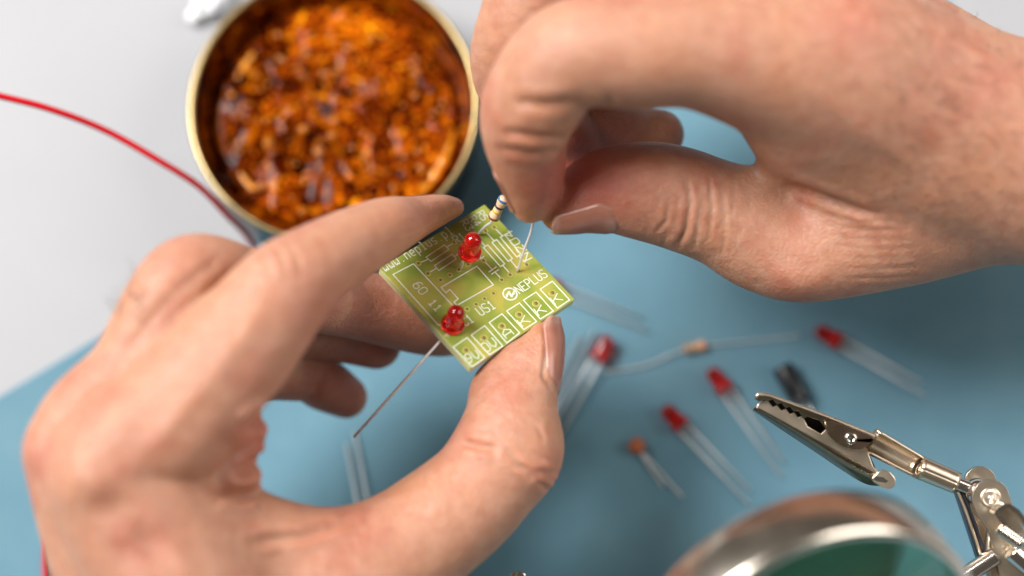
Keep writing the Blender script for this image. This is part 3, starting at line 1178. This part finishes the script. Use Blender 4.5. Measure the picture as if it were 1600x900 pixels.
hA = Bp(747, 367)
hB = Bp(808, 425)
ra, rb_ = W(770, 342, -2.6), W(788.5, 309, .6)
zr = (rb_ - ra) / np.linalg.norm(rb_ - ra)
make_resistor('striped beige resistor held upright over the board by the right fingertips', ra, rb_,
              [ra + zr * .2, ra - zr * 1.0, ra * .5 + B3(*hA, .5) * .5, B3(*hA, .2), B3(*hA, -1.2)],
              [rb_ - zr * .2, rb_ + zr * .9, W(806, 292, 3), W(826, 306, 4), W(832, 350, 2.2), B3(*hB, 2.4) * .4 + W(824, 375, .5) * .6, B3(*hB, .1)],
              (('brown', .10), ('yellow', .40), ('black', .60), ('gold', .76), ('blue', .92)), .95)
zr_ = MATZ + 1.0
ra, rb_ = on_z(1068, 546, zr_), on_z(1103, 539, zr_)
make_resistor('beige resistor lying on the blue mat with long thin leads', ra, rb_,
              [ra, on_z(1050, 553, zr_), on_z(1005, 572, MATZ + .5), on_z(945, 581, MATZ + .4)],
              [rb_, on_z(1118, 538, zr_), on_z(1180, 532, MATZ + .5), on_z(1250, 524, MATZ + .4)],
              (('brown', .12), ('black', .36), ('orange', .6), ('orange', .88)), .95, None, .17)
m_brown = plain('brown_dip', (.42, .11, .035), .4, .15, 400)
zc = MATZ + 1.5
c0 = on_z(995, 697, zc)
cap = thing('ceramic_capacitor', 'tiny orange-brown bead capacitor on the mat left of the diodes', 'capacitor', c0)
MB().lathe([(1.62 * math.sin(a), -1.45 * math.cos(a)) for a in np.linspace(0.02, math.pi - .02, 14)], 28).build('bead', m_brown, cap)
for q in ((1066, 776), (1036, 760)):
    e = on_z(*q, MATZ + .4) - c0
    MB().tube(spline([(0, 0, -.2), e * .25 + np.array([0, 0, -.5]), e], 5), .22, 6).build('lead', SILVER, cap)
m_blk = plain('black_sleeve', (.012, .012, .014), .35, .2, 300)
zc = MATZ + 2.1
ea, eb = on_z(1224, 577, zc), on_z(1250, 624, zc)
el = thing('electrolytic_capacitor', 'black cylinder capacitor lying on the mat behind the clip tip', 'capacitor', (ea + eb) / 2)
ze = (eb - ea) / np.linalg.norm(eb - ea)
he = np.linalg.norm(eb - ea) / 2 + .6
Me = np.array(frame(ze, (0, 0, 1))).T
MB().lathe([(0, -he), (1.6, -he), (2.0, -he + .25), (2.05, -he + .6), (2.05, he - 1.2), (1.85, he - .9), (1.85, he - .75), (2.05, he - .5), (1.95, he), (0, he)], 32, Me).build('can', m_blk, el)
MB().lathe([(0, -he - .03), (1.5, -he - .03), (1.5, -he + .02)], 32, Me).build('end_disc', SILVER, el)
for s in (-.8, .8):
    MB().tube([Me[1] * s + ze * he, Me[1] * s + ze * (he + 7) - np.array([0, 0, 1.2])], .25, 6).build('lead', SILVER, el)

# ------------------------------------------------------------------ wires
m_redw = plain('red_insulation', (.45, .002, .008), .4, .08, 200, .25)
m_blkw = plain('black_insulation', (.012, .01, .012), .4, .1, 200)


def wire(label, pts, r, m, z):
    q = spline([np.append(np.asarray(p_[:2], float), p_[2] if len(p_) > 2 else z) for p_ in pts], 10)
    q = [on_z(*x) for x in q]
    o = MB().tube(q, r, 14).build('wire', m)
    return tag(o, label, 'wire')


wire('red insulated wire curving over the white table to the tin', [(-160, 118, 44), (-60, 136, 43), (0, 150, 42), (80, 171, 40), (165, 204, 36), (250, 252, 33), (312, 292, 28), (355, 336, 21), (388, 372, 12), (420, 440, 2.2), (440, 540, MATZ + .8)], .60, m_redw, .8)
wire('red wire end showing left of the left wrist at the bottom', [(130, 700), (90, 780), (74, 850), (72, 900), (84, 1000)], .62, m_redw, MATZ + .7)
wire('black wire beside the red one under the left wrist', [(146, 705), (106, 785), (88, 850), (85, 900), (98, 1000)], .75, m_blkw, MATZ + .8)

# ------------------------------------------------------------------ tin of rosin
RIMZ = 19.0
tc = on_z(521, 163, RIMZ)
rw = 228 / FPX * ((tc - CAM) @ AF)
tc[2] = 0
tin = thing('rosin_tin', 'round gold-rimmed tin of cracked amber soldering rosin on the table', 'tin', tc)
m_navy = plain('dark_printed_tin', (.018, .02, .028), .35, .15, 100)
MB().lathe([(rw - 1.2, .0), (rw - .5, .6), (rw - .5, RIMZ - 2.6)], 128).build('outer_wall', m_navy, tin)
rim_p = [(rw - .5, RIMZ - 2.7)] + [(rw - .6 + .6 * math.cos(a), RIMZ - .6 + .6 * math.sin(a)) for a in np.linspace(-.9, 2.6, 10)] + [(rw - 1.25, RIMZ - 1.6), (rw - 1.5, 1.0), (0, 1.0)]
MB().lathe(rim_p, 128).build('rim', BRASS, tin)

m_ros, nt, p = new_mat('amber_rosin')
co = coords(nt)
r1 = noise(nt, 330, 3, .55, co, 2.0)
r2 = noise(nt, 55, 3, .5, co, .5)
vr = N(nt, 'ShaderNodeTexVoronoi', feature='F1')
vr.inputs['Scale'].default_value = 330
nt.links.new(co, vr.inputs['Vector'])
ca_ = ramp(nt, r1.outputs['Fac'], [(.38, (.008, .0015, .0005)), (.47, (.11, .012, .001)), (.55, (.32, .056, .0015)), (.63, (.55, .15, .003)), (.73, (.80, .40, .01))])
cb_ = ramp(nt, r2.outputs['Fac'], [(.33, (.25, .14, .10)), (.50, (.85, .75, .7)), (.68, (1.2, 1.15, .9))])
m_ = N(nt, 'ShaderNodeMix', data_type='RGBA', blend_type='MULTIPLY')
m_.inputs[0].default_value = 1
nt.links.new(ca_, m_.inputs[6]); nt.links.new(cb_, m_.inputs[7])
nt.links.new(m_.outputs[2], p.inputs['Base Color'])
p.inputs['Roughness'].default_value = .05
p.inputs['IOR'].default_value = 1.5
p.inputs['Specular IOR Level'].default_value = .08
p.inputs['Subsurface Weight'].default_value = .45
p.inputs['Subsurface Radius'].default_value = (1, .35, .06)
p.inputs['Subsurface Scale'].default_value = .0022
rb_n = noise(nt, 230, 2, .45, co, 1.0)
nt.links.new(bump(nt, rb_n.outputs['Fac'], .08, .0012), p.inputs['Normal'])
nr = 96
na_ = 260
rr0 = rw - 1.7
sites = rng.uniform(-rr0, rr0, (150, 2))
tilt = rng.normal(0, .075, (150, 2))
lev = rng.normal(0, .35, 150)
rows = []
top = []
for i in range(nr + 1):
    r = rr0 * i / nr
    for j in range(na_):
        a = 2 * math.pi * j / na_
        top.append((r * math.cos(a), r * math.sin(a)))
top = np.array(top)
d2 = ((top[:, None, :] - sites[None]) ** 2).sum(2)
o_ = np.argsort(d2, 1)[:, :2]
i0 = o_[:, 0]
dd = np.sqrt(np.take_along_axis(d2, o_, 1))
edge = smooth01(0, .8, dd[:, 1] - dd[:, 0])
rel = top - sites[i0]
hgt = lev[i0] + (rel * tilt[i0]).sum(1)
rad_ = np.hypot(top[:, 0], top[:, 1]) / rr0
calm = smooth01(.98, .62, rad_ + .10 * np.sin(3 * np.arctan2(top[:, 1], top[:, 0]) + 1))
hz = 13.0 + hgt * edge * (.12 + .88 * calm) * .55 - 3.2 * smooth01(.86, .92, rad_) + 6.0 * smooth01(.945, 1.0, rad_)
for k_ in range(14):
    a_k, f_k, p_k = rng.uniform(0, 6.28), rng.uniform(.15, .75), rng.uniform(0, 6.28)
    hz += .014 / f_k * np.sin(f_k * (top[:, 0] * math.cos(a_k) + top[:, 1] * math.sin(a_k)) + p_k)
vs = [(*q, z) for q, z in zip(top, hz)]
fs = []
for i in range(nr):
    for j in range(na_):
        k = (j + 1) % na_
        fs.append((i * na_ + j, (i + 1) * na_ + j, (i + 1) * na_ + k, i * na_ + k))
nb_ = len(vs)
for j in range(na_):
    a = 2 * math.pi * j / na_
    vs.append((rr0 * math.cos(a), rr0 * math.sin(a), 1.3))
for j in range(na_):
    k = (j + 1) % na_
    fs.append((nr * na_ + j, nb_ + j, nb_ + k, nr * na_ + k))
fs.append(tuple(nb_ + j for j in range(na_))[::-1])
ros = MB().add(vs, fs).build('rosin', m_ros, tin, True, fix=False)
bm = bmesh.new(); bm.from_mesh(ros.data); bmesh.ops.remove_doubles(bm, verts=bm.verts, dist=1e-6)
bmesh.ops.recalc_face_normals(bm, faces=bm.faces); bm.to_mesh(ros.data); bm.free()
m_bub = plain('clear_rosin_bead', (.45, .15, .01), .05, .4, 250, .7, .5, (1, .5, .1), .002)
bub = MB()
for _ in range(95):
    a = random.uniform(0, 2 * math.pi); r = rr0 * .8 * math.sqrt(random.random())
    s_ = random.choice((.25, .35, .45, .6, .85))
    cx, cy = r * math.cos(a), r * math.sin(a)
    kk = int(np.argmin((top[:, 0] - cx) ** 2 + (top[:, 1] - cy) ** 2))
    bub.lathe([(s_ * math.sin(q), -s_ * .8 * math.cos(q)) for q in np.linspace(.05, math.pi - .05, 8)], 12, o=(cx, cy, hz[kk] + s_ * .05))
tag(bub.build('beads', m_bub, tin), kind='stuff')
m_rid = plain('lit_amber', (.85, .27, .008), .10, .25, 300, .5, .6, (1, .4, .06), .003)  # brighter amber arcs: light caught along the rosin edge put into the colour
for a0, a1, rf, wd in ((-48, -6, .865, 1.15), (128, 168, .80, .9), (205, 235, .83, .6), (22, 38, .80, .8)):
    pts = [(rf * rr0 * math.cos(math.radians(a)), rf * rr0 * math.sin(math.radians(a)), 12.6 - .5 * wd) for a in np.linspace(a0, a1, 22)]
    rs = [wd * (.25 + .75 * math.sin(math.pi * (i + .5) / 22) ** .5) * (1 + .12 * math.sin(i * 1.7)) for i in range(22)]
    MB().tube(pts, rs, 12).build('lit_rosin_arc', m_rid, tin)

# ------------------------------------------------------------------ scrap beside the tin
m_scrap, nt, p = new_mat('white_plastic')
p.inputs['Base Color'].default_value = (.92, .94, .95, 1)
n1 = noise(nt, 300, 2, .5, coords(nt))
nt.links.new(bump(nt, n1.outputs['Fac'], .3, .001), p.inputs['Normal'])
p.inputs['Roughness'].default_value = .12
p.inputs['Transmission Weight'].default_value = .1
sc_ = MB()
pts = [on_z(x, y, z) for x, y, z in ((303, 34, .8), (305, 14, 2.5), (313, 3, 3.6), (322, 10, 2.8), (322, 24, 1.2), (330, 12, 2.4), (338, 0, 3.6), (350, -8, 3), (360, -30, 1))]
sc_.tube(spline(pts, 6), [1.1 + .5 * math.sin(i * .7) for i in range(len(spline(pts, 6)))], 12)
tag(sc_.build('plastic_scrap', m_scrap), 'small white glossy plastic scrap on the table by the tin', 'scrap')

# ------------------------------------------------------------------ helping-hand tool: clip, joint, arm
def zc5(x, y, t): return W(1160 + x / 5.0, 600 + y / 5.0, t)
def zj(x, y, t): return W(1380 + x / 4.286, 690 + y / 4.286, t)


back = -dirw(np.array([0, 0, 1.0]))
tool = thing('helping_hand_arm', 'nickel alligator clip on a jointed metal arm, jaws pointing left', 'clamp tool', W(1500, 760, 0))
TO = W(1500, 760, 0)
TH_ = .55
peaks = [(205, 134), (272, 162), (340, 190), (405, 218), (462, 245)]
lv = [(240, 178), (307, 206), (373, 234), (435, 260)]
uv_ = [(240, 122), (307, 150), (373, 178), (435, 210)]
zig_l = [p_ for pair in zip(peaks, lv + [None]) for p_ in pair if p_]
zig_u = [p_ for pair in zip(peaks, uv_ + [None]) for p_ in pair if p_]


def rel_build(mb, name, m=NICKEL, sharp=35, bev=.12, smooth=True):
    o = mb.build(name, m, tool, smooth, origin=TO, sharp=sharp)
    if bev: bevel(o, bev, 2)
    return o


low = [(108, 178), (122, 152), (190, 128)] + [(x, y + 3) for x, y in zig_l] + [(486, 276), (510, 331), (615, 389), (652, 352), (760, 430), (975, 508), (1000, 580), (1025, 648), (1066, 690), (1075, 708), (600, 446)]
mb = MB(); mb.plate([zc5(*q, 3.2) for q in low], back * TH_)
lower = rel_build(mb, 'lower_jaw')
# rolled underside of the lower jaw
r0 = spline([(108, 180), (300, 284), (600, 446), (800, 556), (1060, 700), (1130, 735)], 8)
r1_ = spline([(84, 200), (290, 318), (580, 500), (790, 640), (1000, 745), (1120, 770)], 8)
r2_ = spline([(80, 206), (285, 345), (560, 526), (770, 668), (960, 780), (1110, 800)], 8)
rows = [[zc5(*q, 3.15) for q in r0], [zc5(q[0] * .5 + p_[0] * .5 - 2, q[1] * .45 + p_[1] * .55, 2.7) for q, p_ in zip(r0, r1_)], [zc5(*q, 1.4) for q in r1_],
        [zc5(*q, -.8) for q in r2_], [zc5(q[0] + 8, q[1] - 12, -3.0) for q in r2_]]
mb = MB(); mb.loft(rows)
o = mb.build('jaw_underside', NICKEL_SHADE, lower, True, origin=TO)
o.modifiers.new('thick', 'SOLIDIFY').thickness = .0004
mb = MB(); mb.plate([zc5(*q, -2.6) for q in [(112, 100), (205, 96), (400, 165), (640, 253), (1005, 402), (975, 512), (1060, 700), (1040, 740), (600, 470)]], back * TH_)
o = mb.build('far_jaw_side', JAW_SHADE, lower, False, origin=TO)
# lever at the tail of the lower jaw
mb = MB()
tail_o = [(1055, 692), (1075, 678), (1115, 672), (1160, 692), (1190, 725), (1200, 760), (1188, 800), (1150, 822), (1090, 808), (1030, 770), (1010, 735)]
mb.plate([zc5(*q, 3.6) for q in tail_o], back * 1.0)
o = mb.build('lever', NICKEL, lower, True, origin=TO, sharp=35); bevel(o, .3, 3)
mb = MB(); mb.plate([zc5(*q, 3.66) for q in [(1012, 738), (1050, 722), (1100, 728), (1140, 758), (1120, 772), (1050, 760)]], back * .3)
o = mb.build('slot', HOLE, lower, False, origin=TO)

ear = [(652, 350), (668, 388), (700, 428), (745, 462), (800, 492), (860, 509), (905, 513), (950, 504), (985, 482), (1008, 458), (1024, 440)]
up = [(112, 78), (98, 116), (130, 140), (170, 125)] + [(x, y - 3) for x, y in zig_u] + [(486, 266), (510, 252), (556, 270), (604, 284)] + ear + [(1034, 408), (1010, 392), (640, 243), (400, 155), (205, 86)]


def up_t(x, y):                   # the upper jaw leans away from the lens at its teeth
    ly = 78 + (x - 112) * (392 - 78) / (1010 - 112)
    return 4.4 - .004 * (y - ly)


mb = MB(); mb.plate([zc5(*q, up_t(*q)) for q in up], back * TH_)
upper = rel_build(mb, 'upper_jaw', NICKEL_SHADE)
e0_ = spline([(100, 110), (112, 78), (205, 86), (400, 155), (640, 243), (1010, 392), (1040, 404)], 6)
mb = MB(); mb.plate([zc5(*q, 5.15) for q in ear + [(1034, 408), (1005, 396), (830, 328), (700, 290), (640, 292)]], back * .55)
o = mb.build('ear', NICKEL_SHADE, upper, True, origin=TO, sharp=35); bevel(o, .14, 3)
mb = MB(); mb.loft([[zc5(*q, up_t(*q) + .02) for q in e0_], [zc5(q[0] + 5, q[1] - 12, up_t(*q) - .9) for q in e0_], [zc5(q[0] + 5, q[1] - 13, up_t(*q) - 3.2) for q in e0_], [zc5(q[0] + 2, q[1] - 6, up_t(*q) - 6.4) for q in e0_]])
o = mb.build('jaw_back', NICKEL, upper, True, origin=TO)
o.modifiers.new('thick', 'SOLIDIFY').thickness = .0004
cv = dirw(np.array([0, 0, 1.0]))
Mz = np.array(frame(cv)).T
mb = MB(); mb.lathe([(0.25, 0), (.45, .28), (.75, .34), (.95, .2), (1.05, -.1)], 24, Mz, zc5(848, 426, 5.2) - TO)
rv = mb.build('rivet', CHROME, upper, True)
mb = MB(); mb.lathe([(0, .06), (.34, .06), (.34, -.05)], 16, Mz, zc5(848, 426, 5.52) - TO)
mb.build('rivet_hole', HOLE, upper, True)
# dark inside between the jaws, coil spring
sp = []
for i in range(90):
    a = i * .55
    c_ = C3(1160 + 880 / 5, 600 + 470 / 5, -2.4 + i * .05)
    sp.append(c2w(c_ + np.array([1.7 * math.cos(a), 1.7 * math.sin(a), 0])) - TO)
MB().tube(sp, .3, 6).build('spring', NICKEL, tool)

# trough and sleeve
ax0, ax1, ax2, ax3 = C3(1360, 688, 1.6), C3(1436, 730, 1.5), C3(1495, 755, 1.5), C3(1524, 767, 1.5)


def trough(a, b, ra_, rb2, f0, f1, n=16, m=8):
    z = (b - a) / np.linalg.norm(b - a)
    e = np.array([0, 0, 1.0]); e -= z * (e @ z); e /= np.linalg.norm(e)
    s_ = np.cross(z, e)
    return [[c2w(a + (b - a) * i / m + (ra_ + (rb2 - ra_) * i / m) * (math.cos(f) * e + math.sin(f) * s_)) for f in np.radians(np.linspace(f0, f1, n))] for i in range(m + 1)]


mb = MB(); mb.loft(trough(ax0, ax1, 2.3, 2.0, 62, 298))
o = mb.build('trough', NICKEL, tool, True, origin=TO)
o.modifiers.new('thick', 'SOLIDIFY').thickness = .00045
mb = MB(); mb.loft(trough(ax1, ax2, 2.0, 1.85, 0, 360, 32, 10))
o = mb.build('sleeve', NICKEL, tool, True, origin=TO)
o.modifiers.new('thick', 'SOLIDIFY').thickness = .0004
mb = MB(); mb.tube([c2w(ax1), c2w(ax3)], 1.15, 24)
rel_build(mb, 'rod', CHROME, bev=0)
mb = MB()
bc = C3(1527, 768, 1.2)
mb.lathe([(2.3 * math.sin(a), -2.3 * math.cos(a)) for a in np.linspace(.02, math.pi - .02, 16)], 28, o=c2w(bc))
rel_build(mb, 'ball', CHROME, sharp=None, bev=0)


def rounded(cx, cy, r, a0, a1, rest):
    return [(cx + r * math.cos(math.radians(a)), cy + r * math.sin(math.radians(a))) for a in np.linspace(a0, a1, 22)] + rest


# clamp plates of the joint (pixels -> mm)
mb = MB(); mb.plate([W(*q, -2.2) for q in rounded(1532, 754, 25, 150, 350, [(1575, 800), (1640, 930), (1560, 930), (1512, 790)])], back * 1.0)
rel_build(mb, 'clamp_plate', NICKEL, bev=.25)
mb = MB(); mb.plate([W(*q, 4.6) for q in rounded(1548, 778, 29, 165, 335, [(1590, 810), (1660, 940), (1580, 960), (1545, 830), (1528, 805)])], back * 1.0)
front = rel_build(mb, 'clamp_plate', NICKEL, bev=.3)
fm = C3(1548, 778, 4.6)
mb = MB(); mb.lathe([(1.75, -.02), (1.55, .22), (1.25, .1), (1.0, -.0), (.8, .22), (.55, .08), (.4, .25), (0, .28)], 32, Mz, c2w(fm) - TO)
mb.build('screw', NICKEL, front, True)
mb = MB(); mb.plate([W(*q, 1.0) for q in [(1493, 766), (1503, 766), (1511, 774), (1548, 878), (1542, 888), (1531, 880)]], back * 2.6)
rel_build(mb, 'strap', m_navy, bev=.2)
mb = MB(); mb.tube(spline([W(1496, 768, 1.6), W(1506, 790, 1.6), W(1522, 836, 1.6), W(1536, 880, 1.6)], 5), .28, 8)
rel_build(mb, 'strap_edge', NICKEL, bev=0)
mb = MB(); mb.plate([W(*q, 3.0) for q in [(1544, 826), (1556, 812), (1572, 836), (1596, 862), (1640, 930), (1660, 1010), (1556, 1010), (1548, 930), (1540, 870)]], back * 2.0)
rel_build(mb, 'bracket', NICKEL, bev=.4)
br = [(1569, 824), (1553, 803), (1556, 796), (1570, 787), (1578, 787), (1592, 796), (1604, 812), (1616, 828)]
mb = MB()
q0 = [C3(*q, 8.4) for q in br]
for a, b in zip(q0[:-1], q0[1:]):
    pass
mb.loft([[c2w(q + np.array([0, 0, 0.0])) for q in q0], [c2w(q + np.array([0, 0, -3.2])) for q in q0]])
o = mb.build('wing_bracket', CHROME, tool, False, origin=TO)
o.modifiers.new('thick', 'SOLIDIFY').thickness = .0007
b0, b1 = C3(1563, 826, 7.0), C3(1598, 850, 9.0)
zb_ = (c2w(b1) - c2w(b0)); lb_ = np.linalg.norm(zb_)
prf = []
k_ = 0.0
while k_ < lb_:
    prf += [(1.15, k_), (1.35, k_ + .18), (1.15, k_ + .36)]
    k_ += .40
prf += [(1.1, lb_ + .1), (.9, lb_ + .25), (0, lb_ + .25)]
mb = MB(); mb.lathe(prf, 28, np.array(frame(zb_)).T, c2w(b0))
rel_build(mb, 'bolt', CHROME, sharp=50, bev=0)
mb = MB(); mb.tube([W(1455, 935, 4), W(1556, 868, 4)], 1.5, 24)
rel_build(mb, 'arm_rod', CHROME, bev=.2)
mb = MB(); mb.tube([W(1580, 860, 7), W(1660, 930, 7)], 1.7, 24)
rel_build(mb, 'arm_rod', CHROME, bev=.2)

mb = MB(); mb.tube([W(1165, 935, 2), W(1422, 818, 2)], 1.3, 24)
rel_build(mb, 'arm_rod', CHROME, bev=.2)
m_cast = plain('dark_green_cast_iron', (.008, .035, .020), .45, .3, 300, .5, relief=.2)
mb = MB(); mb.plate([W(*q, -14) for q in [(1190, 985), (1262, 878), (1318, 850), (1392, 842), (1404, 862), (1350, 960), (1330, 1040)]], back * 9)
rel_build(mb, 'base_foot', m_cast, bev=.8)

# ------------------------------------------------------------------ magnifying glass
RC = C3(0, 0, 0) * 0 + np.array([42.45, -53.85, 28.0])
al, be = .6367, -.9666
rn = np.array([math.sin(al) * math.cos(be), math.sin(al) * math.sin(be), math.cos(al)])
RN = dirw(rn)
RO = c2w(RC)
mag = thing('magnifying_glass', 'large chrome-rimmed round magnifier tilted at the bottom edge', 'magnifier', RO, rot=frame(RN).to_euler())
RR = 28.0
MB().lathe([(RR - 2.2, 0.2), (RR - .6, -.2), (RR, .5), (RR + .05, 3), (RR - .1, 9.2), (RR - .6, 10.2), (RR - 1.6, 10.3), (RR - 2.2, 9.6), (RR - 1.2, 8.6), (RR - 1.2, 1.5)], 160, closed=True).build('rim', metal('worn_chrome', (.86, .78, .67), .22, .09), mag)
m_glass, nt, p = new_mat('greenish_lens_glass')
p.inputs['Base Color'].default_value = (.40, .70, .52, 1)
p.inputs['Roughness'].default_value = .02
p.inputs['IOR'].default_value = 1.52
p.inputs['Transmission Weight'].default_value = 1.0
n1 = noise(nt, 60, 2, .5, coords(nt))
nt.links.new(bump(nt, n1.outputs['Fac'], .02, .001), p.inputs['Normal'])
rl = RR - 1.3
ls = [(max(.001, rl * math.sin(a) / math.sin(.5)), 7.2 + 1.1 * (math.cos(a) - math.cos(.5)) / (1 - math.cos(.5))) for a in np.linspace(0, .5, 24)]
ls += [(x, 11.6 - z_) for x, z_ in ls[::-1]]
MB().lathe(ls, 128).build('lens', m_glass, mag)

# ------------------------------------------------------------------ tip of another clip at the bottom edge
CO = W(808, 905, -8)
tipc = thing('clip_tip', 'small shiny chrome clip tip poking up at the bottom edge', 'clip', CO)
for s_, nm in ((-1, 'jaw'), (1, 'jaw')):
    mb = MB()
    o_l = [(797 + (0 if s_ < 0 else 9), 899), (800 + (0 if s_ < 0 else 9), 893.5), (808 + (0 if s_ < 0 else 8), 892.5), (813 + (0 if s_ < 0 else 9), 897), (822 + 6 * s_, 990), (800 + 6 * s_, 990)]
    mb.plate([W(*q, -8 + 1.5 * s_) for q in o_l], back * 1.6)
    o = mb.build(nm, CHROME, tipc, True, origin=CO, sharp=30)
    bevel(o, .4, 3)
